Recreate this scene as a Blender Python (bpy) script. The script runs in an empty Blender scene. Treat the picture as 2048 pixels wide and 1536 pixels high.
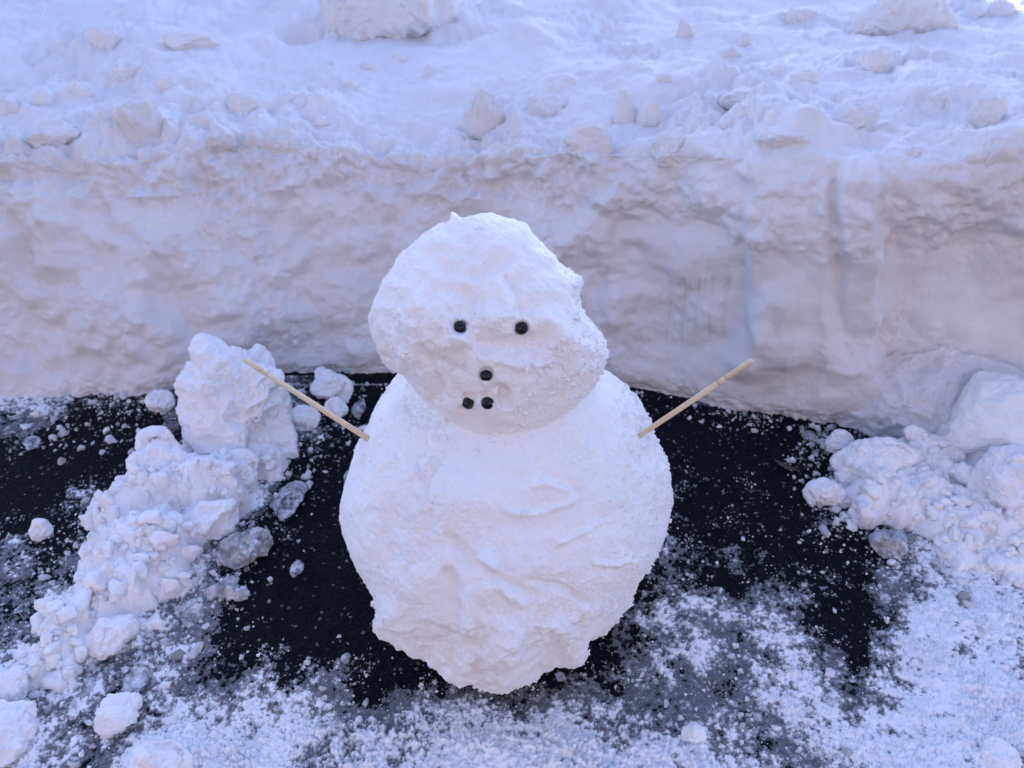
import bpy, bmesh, math, random
import numpy as np
from mathutils import Vector, Matrix

# ------------------------------------------------------------------ camera, sky, sun, exposure
SC = bpy.context.scene
COL = SC.collection
CAM_H, PITCH, FPX = 0.90, math.radians(35.0), 1539.0      # metres, below horizon, focal length in 2048-px units
cam = bpy.data.cameras.new('camera')
cam.sensor_fit = 'HORIZONTAL'; cam.sensor_width = 36.0; cam.lens = 36.0 * FPX / 2048.0
cam.clip_start = 0.01; cam.clip_end = 600.0
cam.dof.use_dof = True; cam.dof.focus_distance = 0.92; cam.dof.aperture_fstop = 6.5
cam_o = bpy.data.objects.new('camera', cam); COL.objects.link(cam_o)
cam_o.location = (0, 0, CAM_H); cam_o.rotation_euler = (math.pi / 2 - PITCH, 0, 0)
SC.camera = cam_o

SUN_EL, SUN_AZ = math.radians(26.0), math.radians(-6.0)    # azimuth from +Y towards +X
W = bpy.data.worlds.new('World'); SC.world = W; W.use_nodes = True
nt = W.node_tree; bg = nt.nodes['Background']
sky = nt.nodes.new('ShaderNodeTexSky'); sky.sky_type = 'NISHITA'; sky.sun_disc = False
sky.sun_elevation = SUN_EL; sky.sun_rotation = SUN_AZ
sky.air_density = 1.0; sky.dust_density = 0.7; sky.ozone_density = 2.5
nt.links.new(sky.outputs[0], bg.inputs[0]); bg.inputs[1].default_value = 0.12
sl = bpy.data.lights.new('sun', 'SUN'); sl.energy = 4.0; sl.angle = math.radians(0.53); sl.color = (1.0, 0.95, 0.89)
sun_o = bpy.data.objects.new('sun', sl); COL.objects.link(sun_o)
sdir = Vector((math.sin(SUN_AZ) * math.cos(SUN_EL), math.cos(SUN_AZ) * math.cos(SUN_EL), math.sin(SUN_EL)))
sun_o.rotation_euler = (-sdir).to_track_quat('-Z', 'Y').to_euler(); sun_o.location = sdir * 20
vs = SC.view_settings
vs.view_transform = 'Standard'; vs.look = 'None'; vs.gamma = 1.0; vs.use_curve_mapping = False
vs.exposure = 1.97
vs.use_white_balance = True; vs.white_balance_temperature = 6500; vs.white_balance_tint = 25
SC.cycles.max_bounces = 8; SC.cycles.diffuse_bounces = 5
SC.cycles.use_denoising = True

random.seed(7); RNG = np.random.default_rng(7)

# ------------------------------------------------------------------ camera arithmetic (photo measurements to metres)
ST, CT = math.sin(PITCH), math.cos(PITCH)
def project(P):
    d = P - np.array([0, 0, CAM_H]); dep = d[..., 1] * CT - d[..., 2] * ST
    up = d[..., 1] * ST + d[..., 2] * CT
    return 1024 + FPX * d[..., 0] / dep, 768 - FPX * up / dep, dep
def ray(u, v):
    a = (np.asarray(u, float) - 1024) / FPX; b = (768 - np.asarray(v, float)) / FPX
    return np.stack([a, CT + b * ST, -ST + b * CT], -1)
def on_z(u, v, z=0.0):
    r = ray(u, v); t = (z - CAM_H) / r[..., 2]
    return r * t[..., None] + np.array([0, 0, CAM_H])

# ------------------------------------------------------------------ noise
_perm = np.random.default_rng(3).permutation(256).astype(np.int32); _perm = np.concatenate([_perm, _perm, _perm])
_g = np.random.default_rng(4).normal(size=(256, 3)).astype(np.float32); _g /= np.linalg.norm(_g, axis=1)[:, None]
def perlin(P):
    P = np.asarray(P, np.float32); i = np.floor(P).astype(np.int32); f = P - i; i &= 255
    w = f * f * f * (f * (f * 6 - 15) + 10)
    out = 0
    for dx in (0, 1):
        for dy in (0, 1):
            for dz in (0, 1):
                h = _perm[_perm[_perm[i[:, 0] + dx] + i[:, 1] + dy] + i[:, 2] + dz]
                g = _g[h]
                dot = g[:, 0] * (f[:, 0] - dx) + g[:, 1] * (f[:, 1] - dy) + g[:, 2] * (f[:, 2] - dz)
                wt = (w[:, 0] if dx else 1 - w[:, 0]) * (w[:, 1] if dy else 1 - w[:, 1]) * (w[:, 2] if dz else 1 - w[:, 2])
                out = out + wt * dot
    return out * 1.6
def fbm(P, scale, octaves=4, gain=0.5, seed=0.0, mode=None):
    P = np.asarray(P, np.float32) * scale + np.float32(seed * 17.37); a = 1.0; s = 0; tot = 0
    for k in range(octaves):
        n = perlin(P)
        if mode == 'billow': n = np.abs(n) * 2 - 0.6
        if mode == 'ridge': n = 0.6 - np.abs(n) * 2
        s = s + a * n; tot += a; a *= gain; P = P * 2.03 + 5.1
    return s / tot * 1.4
_wj = np.random.default_rng(5).random((256, 2)).astype(np.float32)
def worley2(x, y, scale):
    X = (x * scale).astype(np.float32); Y = (y * scale).astype(np.float32)
    ix = np.floor(X).astype(np.int32); iy = np.floor(Y).astype(np.int32); best = np.full(X.shape, 9, np.float32); idv = np.zeros(X.shape, np.int32)
    for dx in (-1, 0, 1):
        for dy in (-1, 0, 1):
            h = _perm[_perm[(ix + dx) & 255] + ((iy + dy) & 255)]
            j = _wj[h]; d = (ix + dx + j[..., 0] - X) ** 2 + (iy + dy + j[..., 1] - Y) ** 2
            m = d < best; best = np.where(m, d, best); idv = np.where(m, h, idv)
    return np.sqrt(best), idv / 255.0
def smooth(a, b, x):
    t = np.clip((x - a) / (b - a), 0, 1); return t * t * (3 - 2 * t)
def gauss(u, v, cu, cv, su, sv, rot=0):
    c, s = math.cos(rot), math.sin(rot); du, dv = u - cu, v - cv
    return np.exp(-(((du * c + dv * s) / su) ** 2 + ((-du * s + dv * c) / sv) ** 2))
def box(u, v, u0, u1, v0, v1, e=12):
    return smooth(u0 - e, u0 + e, u) * (1 - smooth(u1 - e, u1 + e, u)) * smooth(v0 - e, v0 + e, v) * (1 - smooth(v1 - e, v1 + e, v))
def stroke(u, v, pts, w):
    d = np.full(u.shape, 1e9)
    for (x0, y0), (x1, y1) in zip(pts, pts[1:]):
        L = (x1 - x0) ** 2 + (y1 - y0) ** 2
        t = np.clip(((u - x0) * (x1 - x0) + (v - y0) * (y1 - y0)) / L, 0, 1)
        d = np.minimum(d, (u - x0 - t * (x1 - x0)) ** 2 + (v - y0 - t * (y1 - y0)) ** 2)
    return np.exp(-d / (w * w))

# ------------------------------------------------------------------ materials
def mat(name):
    m = bpy.data.materials.new(name); m.use_nodes = True
    n = m.node_tree; b = n.nodes['Principled BSDF']
    return m, n, b
def nd(n, t, **kw):
    x = n.nodes.new(t)
    for k, v in kw.items():
        if k in x.inputs: x.inputs[k].default_value = v
        else: setattr(x, k, v)
    return x
def mixc(n, fac, a, b):
    m = n.nodes.new('ShaderNodeMix'); m.data_type = 'RGBA'
    for i, x in ((0, fac), (6, a), (7, b)):
        if hasattr(x, 'links') or hasattr(x, 'is_linked'): n.links.new(x, m.inputs[i])
        else: m.inputs[i].default_value = x
    return m.outputs[2]
def ramp(n, src, p0, p1, c0=(0, 0, 0, 1), c1=(1, 1, 1, 1)):
    r = n.nodes.new('ShaderNodeValToRGB'); r.color_ramp.elements[0].position = p0; r.color_ramp.elements[1].position = p1
    r.color_ramp.elements[0].color = c0; r.color_ramp.elements[1].color = c1
    n.links.new(src, r.inputs[0]); return r.outputs[0]
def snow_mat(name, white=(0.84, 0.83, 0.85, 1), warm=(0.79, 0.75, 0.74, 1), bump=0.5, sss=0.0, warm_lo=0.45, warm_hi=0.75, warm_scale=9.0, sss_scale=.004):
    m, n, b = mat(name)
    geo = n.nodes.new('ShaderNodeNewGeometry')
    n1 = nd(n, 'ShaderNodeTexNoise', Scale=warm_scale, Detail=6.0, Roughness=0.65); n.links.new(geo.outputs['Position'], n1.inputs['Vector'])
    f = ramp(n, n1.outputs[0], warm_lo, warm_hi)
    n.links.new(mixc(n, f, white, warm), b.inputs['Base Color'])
    n2 = nd(n, 'ShaderNodeTexNoise', Scale=190.0, Detail=5.0, Roughness=0.7); n.links.new(geo.outputs['Position'], n2.inputs['Vector'])
    n3 = nd(n, 'ShaderNodeTexVoronoi', Scale=420.0); n.links.new(geo.outputs['Position'], n3.inputs['Vector'])
    add = nd(n, 'ShaderNodeMath', operation='MULTIPLY_ADD'); n.links.new(n3.outputs[0], add.inputs[0]); add.inputs[1].default_value = -0.35; n.links.new(n2.outputs[0], add.inputs[2])
    bp = nd(n, 'ShaderNodeBump', Strength=bump, Distance=0.004); n.links.new(add.outputs[0], bp.inputs['Height'])
    n.links.new(bp.outputs[0], b.inputs['Normal'])
    b.inputs['Roughness'].default_value = 0.75; b.inputs['Specular IOR Level'].default_value = 0.25
    b.inputs['Subsurface Weight'].default_value = sss; b.inputs['Subsurface Radius'].default_value = (1.0, 1.0, 1.0); b.inputs['Subsurface Scale'].default_value = sss_scale
    return m
M_CRUMB = snow_mat('crumb_snow', white=(0.90, 0.89, 0.91, 1), bump=.2)
M_SNOWMAN = snow_mat('packed_snow', white=(0.94, 0.935, 0.945, 1), warm=(0.90, 0.875, 0.87, 1), bump=0.4, sss=0.5, sss_scale=.006)
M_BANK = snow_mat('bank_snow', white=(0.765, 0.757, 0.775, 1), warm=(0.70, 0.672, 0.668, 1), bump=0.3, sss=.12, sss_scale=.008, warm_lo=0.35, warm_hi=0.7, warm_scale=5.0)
M_CHUNK = snow_mat('chunk_snow', white=(0.91, 0.90, 0.92, 1), warm=(0.88, 0.855, 0.855, 1), bump=0.4, sss=0.3, sss_scale=.006)
# slush: thin wet snow is greyer because the tarmac shows through it
M_SLUSH, n, b = mat('slush')
at = nd(n, 'ShaderNodeAttribute', attribute_name='thick')
geo = n.nodes.new('ShaderNodeNewGeometry')
n1 = nd(n, 'ShaderNodeTexNoise', Scale=130.0, Detail=6.0, Roughness=0.75); n.links.new(geo.outputs['Position'], n1.inputs['Vector'])
ad = nd(n, 'ShaderNodeMath', operation='MULTIPLY_ADD'); n.links.new(n1.outputs[0], ad.inputs[0]); ad.inputs[1].default_value = 0.8; n.links.new(at.outputs['Fac'], ad.inputs[2])
f = ramp(n, ad.outputs[0], 0.40, 1.08)
fr_ = ramp(n, ad.outputs[0], 0.0, 0.42)
n.links.new(mixc(n, f, mixc(n, fr_, (0.022, 0.024, 0.03, 1), (0.12, 0.125, 0.14, 1)), (0.90, 0.90, 0.92, 1)), b.inputs['Base Color'])
n2 = nd(n, 'ShaderNodeTexNoise', Scale=300.0, Detail=4.0, Roughness=0.7); n.links.new(geo.outputs['Position'], n2.inputs['Vector'])
bp = nd(n, 'ShaderNodeBump', Strength=0.2, Distance=0.004); n.links.new(n2.outputs[0], bp.inputs['Height']); n.links.new(bp.outputs[0], b.inputs['Normal'])
b.inputs['Roughness'].default_value = 0.45; b.inputs['Specular IOR Level'].default_value = 0.4
M_GRAIN, n, b = mat('snow_grains')
at = nd(n, 'ShaderNodeAttribute', attribute_name='thick')
n.links.new(mixc(n, at.outputs['Fac'], (0.16, 0.165, 0.18, 1), (0.82, 0.83, 0.85, 1)), b.inputs['Base Color']); b.inputs['Roughness'].default_value = 0.4
# ice
M_ICE, n, b = mat('ice')
geo = n.nodes.new('ShaderNodeNewGeometry')
n1 = nd(n, 'ShaderNodeTexNoise', Scale=70.0, Detail=6.0, Roughness=0.7); n.links.new(geo.outputs['Position'], n1.inputs['Vector'])
n.links.new(ramp(n, n1.outputs[0], 0.40, 0.68, (0.92, 0.92, 0.92, 1), (0.12, 0.12, 0.12, 1)), b.inputs['Transmission Weight'])
b.inputs['Base Color'].default_value = (0.80, 0.83, 0.87, 1); b.inputs['IOR'].default_value = 1.31; b.inputs['Roughness'].default_value = 0.22
n2 = nd(n, 'ShaderNodeTexNoise', Scale=160.0, Detail=4.0); n.links.new(geo.outputs['Position'], n2.inputs['Vector'])
bp = nd(n, 'ShaderNodeBump', Strength=0.5, Distance=0.004); n.links.new(n2.outputs[0], bp.inputs['Height']); n.links.new(bp.outputs[0], b.inputs['Normal'])
# frosted icy snow
M_FROST = snow_mat('frosted_snow', white=(0.72, 0.74, 0.78, 1), warm=(0.30, 0.31, 0.34, 1), warm_scale=45.0, warm_lo=.42, warm_hi=.62, bump=.7)
# wet asphalt
M_ASPH, n, b = mat('asphalt')
geo = n.nodes.new('ShaderNodeNewGeometry')
v1 = nd(n, 'ShaderNodeTexVoronoi', Scale=260.0); n.links.new(geo.outputs['Position'], v1.inputs['Vector'])
n1 = nd(n, 'ShaderNodeTexNoise', Scale=14.0, Detail=7.0, Roughness=0.7); n.links.new(geo.outputs['Position'], n1.inputs['Vector'])
sep = n.nodes.new('ShaderNodeSeparateColor'); n.links.new(v1.outputs['Color'], sep.inputs[0])
agg = ramp(n, sep.outputs[0], 0.0, 1.0, (0.0025, 0.0034, 0.0085, 1), (0.010, 0.012, 0.021, 1))
spk = ramp(n, sep.outputs[1], 0.975, 0.985)
c = mixc(n, spk, agg, (0.22, 0.20, 0.18, 1))
dmp = ramp(n, n1.outputs[0], 0.35, 0.7)
c2 = nd(n, 'ShaderNodeMix', data_type='RGBA', blend_type='MULTIPLY'); c2.inputs[0].default_value = 0.5; n.links.new(c, c2.inputs[6]); n.links.new(dmp, c2.inputs[7])
n.links.new(c2.outputs[2], b.inputs['Base Color'])
bp = nd(n, 'ShaderNodeBump', Strength=0.9, Distance=0.004, invert=True); n.links.new(v1.outputs[0], bp.inputs['Height']); n.links.new(bp.outputs[0], b.inputs['Normal'])
b.inputs['Roughness'].default_value = 0.62; b.inputs['Specular IOR Level'].default_value = 0.08
# berries, chopsticks, leaf
M_BERRY, n, b = mat('blueberry_skin')
geo = n.nodes.new('ShaderNodeNewGeometry')
n1 = nd(n, 'ShaderNodeTexNoise', Scale=160.0, Detail=4.0); n.links.new(geo.outputs['Position'], n1.inputs['Vector'])
n.links.new(mixc(n, ramp(n, n1.outputs[0], 0.4, 0.7), (0.003, 0.0035, 0.008, 1), (0.010, 0.012, 0.022, 1)), b.inputs['Base Color'])
b.inputs['Roughness'].default_value = 0.2; b.inputs['Specular IOR Level'].default_value = 0.4
M_CALYX, n, b = mat('blueberry_calyx'); b.inputs['Base Color'].default_value = (0.022, 0.025, 0.036, 1); b.inputs['Roughness'].default_value = 0.7
M_WOOD, n, b = mat('chopstick_wood')
tc = n.nodes.new('ShaderNodeTexCoord'); mp = nd(n, 'ShaderNodeMapping'); mp.inputs['Scale'].default_value = (420, 420, 14)
n.links.new(tc.outputs['Object'], mp.inputs['Vector'])
n1 = nd(n, 'ShaderNodeTexNoise', Scale=1.0, Detail=5.0, Roughness=0.6); n.links.new(mp.outputs[0], n1.inputs['Vector'])
n.links.new(mixc(n, ramp(n, n1.outputs[0], 0.3, 0.75), (0.80, 0.66, 0.46, 1), (0.64, 0.49, 0.31, 1)), b.inputs['Base Color'])
b.inputs['Roughness'].default_value = 0.55
M_GROOVE, n, b = mat('chopstick_groove'); b.inputs['Base Color'].default_value = (0.16, 0.10, 0.05, 1)
M_LEAF, n, b = mat('dead_leaf')
geo = n.nodes.new('ShaderNodeNewGeometry'); n1 = nd(n, 'ShaderNodeTexNoise', Scale=150.0); n.links.new(geo.outputs['Position'], n1.inputs['Vector'])
n.links.new(mixc(n, n1.outputs[0], (0.05, 0.03, 0.018, 1), (0.10, 0.055, 0.03, 1)), b.inputs['Base Color']); b.inputs['Roughness'].default_value = 0.6
def plain(name, c, r=0.7):
    m, n, b = mat(name); geo = n.nodes.new('ShaderNodeNewGeometry')
    n1 = nd(n, 'ShaderNodeTexNoise', Scale=4.0, Detail=6.0); n.links.new(geo.outputs['Position'], n1.inputs['Vector'])
    n.links.new(mixc(n, n1.outputs[0], tuple(x * 0.9 for x in c) + (1,), tuple(min(1, x * 1.05) for x in c) + (1,)), b.inputs['Base Color'])
    b.inputs['Roughness'].default_value = r; return m

# ------------------------------------------------------------------ mesh helpers
def mesh_np(name, V, F, m, smooth_shade=True, attr=None):
    V = np.asarray(V, np.float32); F = np.asarray(F, np.int32); k = F.shape[1]
    me = bpy.data.meshes.new(name)
    me.vertices.add(len(V)); me.vertices.foreach_set('co', V.ravel())
    me.loops.add(F.size); me.loops.foreach_set('vertex_index', F.ravel())
    me.polygons.add(len(F)); me.polygons.foreach_set('loop_start', np.arange(0, F.size, k, dtype=np.int32))
    me.polygons.foreach_set('use_smooth', np.full(len(F), smooth_shade))
    me.update(calc_edges=True)
    if attr:
        for an, av in attr.items():
            a = me.attributes.new(an, 'FLOAT', 'POINT'); a.data.foreach_set('value', np.asarray(av, np.float32))
    for x in (m if isinstance(m, (list, tuple)) else [m]): me.materials.append(x)
    return me
def link(name, me, parent=None, loc=(0, 0, 0)):
    o = bpy.data.objects.new(name, me); COL.objects.link(o); o.location = loc
    if parent: o.parent = parent
    return o
def tag(o, label=None, cat=None, group=None, kind=None):
    for k, v in (('label', label), ('category', cat), ('group', group), ('kind', kind)):
        if v: o[k] = v
    return o
def grid_faces(nr, nc, keep=None):
    i = (np.arange(nr - 1)[:, None] * nc + np.arange(nc - 1)[None, :])
    F = np.stack([i, i + 1, i + nc + 1, i + nc], -1)
    if keep is not None: return F[keep]
    return F.reshape(-1, 4)
def compact(V, F, *arrs):
    used = np.unique(F); mp_ = np.full(len(V), -1, np.int32); mp_[used] = np.arange(len(used))
    return (V[used], mp_[F]) + tuple(a[used] for a in arrs)
def vnormals(V, F):
    n = np.cross(V[F[:, 2]] - V[F[:, 0]], V[F[:, 3 if F.shape[1] == 4 else 1]] - V[F[:, 1 if F.shape[1] == 4 else 0]])
    N = np.zeros_like(V)
    for k in range(F.shape[1]):
        for c_ in range(3): N[:, c_] += np.bincount(F[:, k], n[:, c_], len(V))
    return N / (np.linalg.norm(N, axis=1)[:, None] + 1e-12)

# ------------------------------------------------------------------ ground
def quad_sheet(name, x0, x1, y0, y1, z, m, nx=2, ny=2):
    X, Y = np.meshgrid(np.linspace(x0, x1, nx), np.linspace(y0, y1, ny))
    V = np.stack([X, Y, np.full_like(X, z)], -1).reshape(-1, 3)
    return link(name, mesh_np(name, V, grid_faces(ny, nx), m))
tag(quad_sheet('ground', -150, 150, -150, 150, -0.06, plain('far_ground_snow', (0.82, 0.83, 0.85))), kind='structure')
tag(quad_sheet('driveway', -14, 14, -9, 2.4, 0.0, M_ASPH), kind='structure')

# ------------------------------------------------------------------ snow bank and the snow field behind it
ui = np.interp
UC = np.concatenate([-500 - np.geomspace(900, 15, 14) * 9 + 135, np.arange(-500, 2551, 3.0), 2550 + np.geomspace(15, 900, 14) * 9 - 135])
yb = ui(UC, [-500, 0, 150, 300, 450, 600, 760, 1000, 1230, 1330, 1480, 1700, 1900, 2500], [1.25, 1.232, 1.228, 1.238, 1.27, 1.305, 1.318, 1.30, 1.265, 1.238, 1.185, 1.140, 1.125, 1.10])
lean = ui(UC, [-500, 0, 500, 900, 1200, 1400, 1600, 2500], [.19, .19, .16, .11, .07, .03, .012, .0])
vc = ui(UC, [-500, 0, 120, 220, 330, 430, 500, 600, 700, 850, 1000, 1130, 1220, 1400, 1500, 1600, 1700, 1800, 1900, 2050, 2500],
        [300, 300, 320, 318, 290, 270, 265, 285, 300, 325, 305, 285, 295, 300, 315, 290, 318, 325, 320, 290, 290])
ker = np.ones(15) / 15
yb = np.convolve(np.pad(yb, 7, 'edge'), ker, 'valid'); vc = np.convolve(np.pad(vc, 7, 'edge'), ker, 'valid')
yc = yb + lean
zc = CAM_H - yc * np.tan(PITCH + np.arctan((vc - 768) / FPX))
NW = 175
t = np.linspace(0, 1, NW)[:, None]
Yw = yb + lean * (t ** 1.15) - 0.012 * np.exp(-(t / .16) ** 2) * 0 ; Zw = -0.012 + (zc + 0.012) * t
s = np.concatenate([np.geomspace(.004, .02, 110).cumsum(), np.geomspace(.022, .05, 40).cumsum() + np.geomspace(.004, .02, 110).sum()])
NT = len(s); s = s[:, None]
Yt = yc + s
Zt = zc + 0.03 * (1 - np.exp(-s / .25)) + 0.012 * s + (0.478 - zc) * smooth(0.1, 1.2, s)
Y = np.concatenate([Yw, Yt]); Z = np.concatenate([Zw, Zt])
for _ in range(60):                                        # round the crest
    a, b_ = slice(NW - 40, NW + 20), None
    Y[NW - 39:NW + 19] = (Y[NW - 40:NW + 18] + 2 * Y[NW - 39:NW + 19] + Y[NW - 38:NW + 20]) / 4
    Z[NW - 39:NW + 19] = (Z[NW - 40:NW + 18] + 2 * Z[NW - 39:NW + 19] + Z[NW - 38:NW + 20]) / 4
NR, NC = Y.shape
dep = Y * CT - (Z - CAM_H) * ST
X = (UC - 1024)[None, :] / FPX * dep
V = np.stack([X, Y, Z], -1).reshape(-1, 3)
F = grid_faces(NR, NC)
N = vnormals(V, F)
if N[-1, 2] < 0: N = -N
u, v, _d = project(V)
tt = np.concatenate([np.repeat(t[:, 0], NC), np.full(NT * NC, 1.0)]); top = np.concatenate([np.zeros(NW * NC), np.ones(NT * NC)])
wall = 1 - smooth(0.0, 0.12, np.maximum(V[:, 1] - np.tile(yc, NR), 0)); wall = np.where(top > 0, wall, 1.0)
u2 = u + 26 * fbm(V, 7, 3, seed=11); v2 = v + 26 * fbm(V, 7, 3, seed=12)      # warped photo coordinates for hand features
left = 1 - smooth(1150, 1350, u)
rough = left * 0.8 + 0.2 + 0.35 * gauss(u, v, 1300, 380, 150, 110) + 0.55 * gauss(u, v, 1850, 430, 160, 60) + .6 * gauss(u, v, 1830, 740, 160, 60)
patchy = .25 + .9 * smooth(-.25, .5, fbm(V, 6, 3, seed=14))
d = 0.024 * fbm(V, 5, 3, seed=1)
d += wall * ((0.012 * fbm(V, 8, 3, seed=2, mode='billow') + .019 * fbm(V * np.array([1, 1, .6]), 9, 3, seed=16)) * (rough + .1) + 0.012 * fbm(V, 18, 3, seed=3, gain=.45) * (rough + .05) + patchy * (0.0045 * fbm(V, 60, 3, seed=4, gain=.6) * (rough + .15) + 0.0020 * fbm(V, 190, 2, seed=5) * (rough + .35)))
d += (1 - wall) * (0.024 * fbm(V, 3.3, 4, seed=6) + 0.012 * fbm(V, 12, 4, seed=7, gain=.6) * smooth(-.4, .5, fbm(V, 3, 2, seed=13)) + 0.005 * fbm(V, 45, 3, seed=8, gain=.6))
crest = np.exp(-((V[:, 1] - np.tile(yc, NR)) / .16) ** 2) * np.where(V[:, 2] > .36, 1, smooth(.30, .42, V[:, 2]))
d += crest * (.45 + .55 * left) * (0.024 * fbm(V, 8, 3, seed=9, mode='billow') + 0.012 * fbm(V, 26, 3, seed=10, mode='billow'))
# shovel cuts on the wall, measured from the photograph
d += wall * 0.030 * (smooth(1484, 1506, u2) - smooth(1640, 1680, u2)) * box(u, v2, 1300, 1800, 330, 700, 40)
d += wall * 0.034 * smooth(1660, 1688, u2) * (1 - smooth(1738, 1760, u2)) * smooth(300, 350, v2) * (1 - smooth(500, 660, v2))
d -= wall * 0.036 * box(u2 + 30 * fbm(V, 16, 3, seed=24), v2 + 30 * fbm(V, 16, 3, seed=25), 1762, 2400, 440, 760, 20) * smooth(400, 520, v2)
d -= wall * 0.011 * box(u2, v2, 1250, 1470, 550, 705, 34)
imp = box(u, v, 1318, 1462, 560, 700, 8)
uu = u - (v - 620) * -0.08
d += wall * imp * (-0.004 * (np.exp(-((np.mod(uu - 1318, 29) - 14) / 2.6) ** 2)) + 0.004 * np.exp(-((np.mod(uu - 1318, 29)) / 6) ** 2 - ((np.mod(v - 565 + 15 * np.floor((uu - 1318) / 29), 30) - 15) / 7) ** 2))
d -= wall * 0.0028 * box(u, v, 690, 800, 465, 600, 12) * np.exp(-((np.mod(u - 690, 24) - 12) / 3) ** 2)
d -= wall * 0.030 * gauss(u2, v2, 1205, 570, 40, 34); d -= wall * 0.022 * gauss(u2, v2, 1275, 470, 38, 20)
d += wall * 0.030 * smooth(1490, 1540, u2 + (v - 600) * .35) * (1 - smooth(1560, 1640, u2)) * box(u, v, 1400, 1700, 560, 740, 30)
for (cu, cv, su, sv, a) in [(205, 520, 60, 26, -.022), (130, 560, 40, 22, -.018), (330, 575, 50, 26, -.016), (250, 400, 60, 40, -.016), (160, 330, 50, 26, -.015), (330, 470, 60, 60, .016),
                            (60, 430, 50, 50, .014), (420, 640, 60, 60, .016), (250, 650, 80, 50, .014), (600, 560, 70, 80, -.012), (880, 360, 60, 30, -.012), (1010, 370, 60, 30, -.016),
                            (1000, 340, 50, 14, .014), (1230, 400, 70, 60, .02), (1390, 400, 40, 40, .014), (1400, 460, 60, 30, -.016), (1100, 420, 90, 70, -.012), (560, 400, 60, 40, .014), (450, 330, 60, 40, .02), (720, 640, 60, 60, .01)]:
    d += wall * .75 * a * gauss(u2, v2, cu, cv, su, sv)
# holes and mounds on the top
lumpy = smooth(-.1, .6, fbm(V, 4, 2, seed=17)) + .8 * gauss(u, v, 200, 180, 200, 110) + .6 * gauss(u, v, 1750, 200, 250, 90)
d += (1 - wall) * lumpy * (.020 * fbm(V, 11, 4, seed=18, mode='billow', gain=.55) + .008 * fbm(V, 30, 3, seed=19))
d -= (1 - wall) * 0.05 * gauss(u, v, 595, 65, 38, 26); d += (1 - wall) * 0.05 * gauss(u, v, 1590, 262, 70, 34) + (1 - wall) * .03 * gauss(u, v, 1050, 82, 60, 24)
d += 0.03 * gauss(u, v, 120, 240, 120, 60) + 0.03 * gauss(u, v, 280, 120, 130, 60) + .02 * gauss(u, v, 1900, 150, 120, 50)
foot = smooth(0.0, 0.08, V[:, 2]); V = V + N * (d * (0.25 + 0.75 * foot))[:, None]
V[:, 1] += 0.016 * np.exp(-(V[:, 2] / .02) ** 2) * (0.6 + fbm(np.stack([V[:, 0], V[:, 0] * 0, V[:, 0] * 0], -1), 9, 3, seed=21))   # ragged, slightly undercut foot
V += N * (np.exp(-(V[:, 2] / .035) ** 2) * (.007 * fbm(V, 45, 3, seed=22, gain=.6) + .004 * fbm(V, 140, 2, seed=23)))[:, None]
N_BANKTOP = NW + 62
BV = V.reshape(NR, NC, 3)
def patch(name, r0, r1):
    vv = BV[r0:r1].reshape(-1, 3); f = grid_faces(r1 - r0, NC)
    return link(name, mesh_np(name, vv, f[:, ::1], M_BANK))
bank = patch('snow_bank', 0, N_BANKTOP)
tag(bank, 'deep shovel-cut bank of packed snow standing behind the snowman', 'snow bank')
far = BV[-1]; rows = [BV[N_BANKTOP - 1:].reshape(-1, NC, 3)]
for k in (1.0, 4, 12, 40, 130):
    e = far.copy(); e[:, 1] += k; e[:, 0] *= 1 + k * 0.4; e[:, 2] = 0.52 + 0.25 * (far[:, 2] - .52) / (1 + k); rows.append(e[None])
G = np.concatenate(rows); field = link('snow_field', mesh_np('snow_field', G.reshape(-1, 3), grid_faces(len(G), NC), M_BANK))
tag(field, kind='structure')
TOPV = BV[NW - 6:].reshape(-1, 3); TU, TV, _ = project(TOPV)
def on_top(pu, pv):
    i = np.argmin((TU - pu) ** 2 + (TV - pv) ** 2); return TOPV[i]

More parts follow.
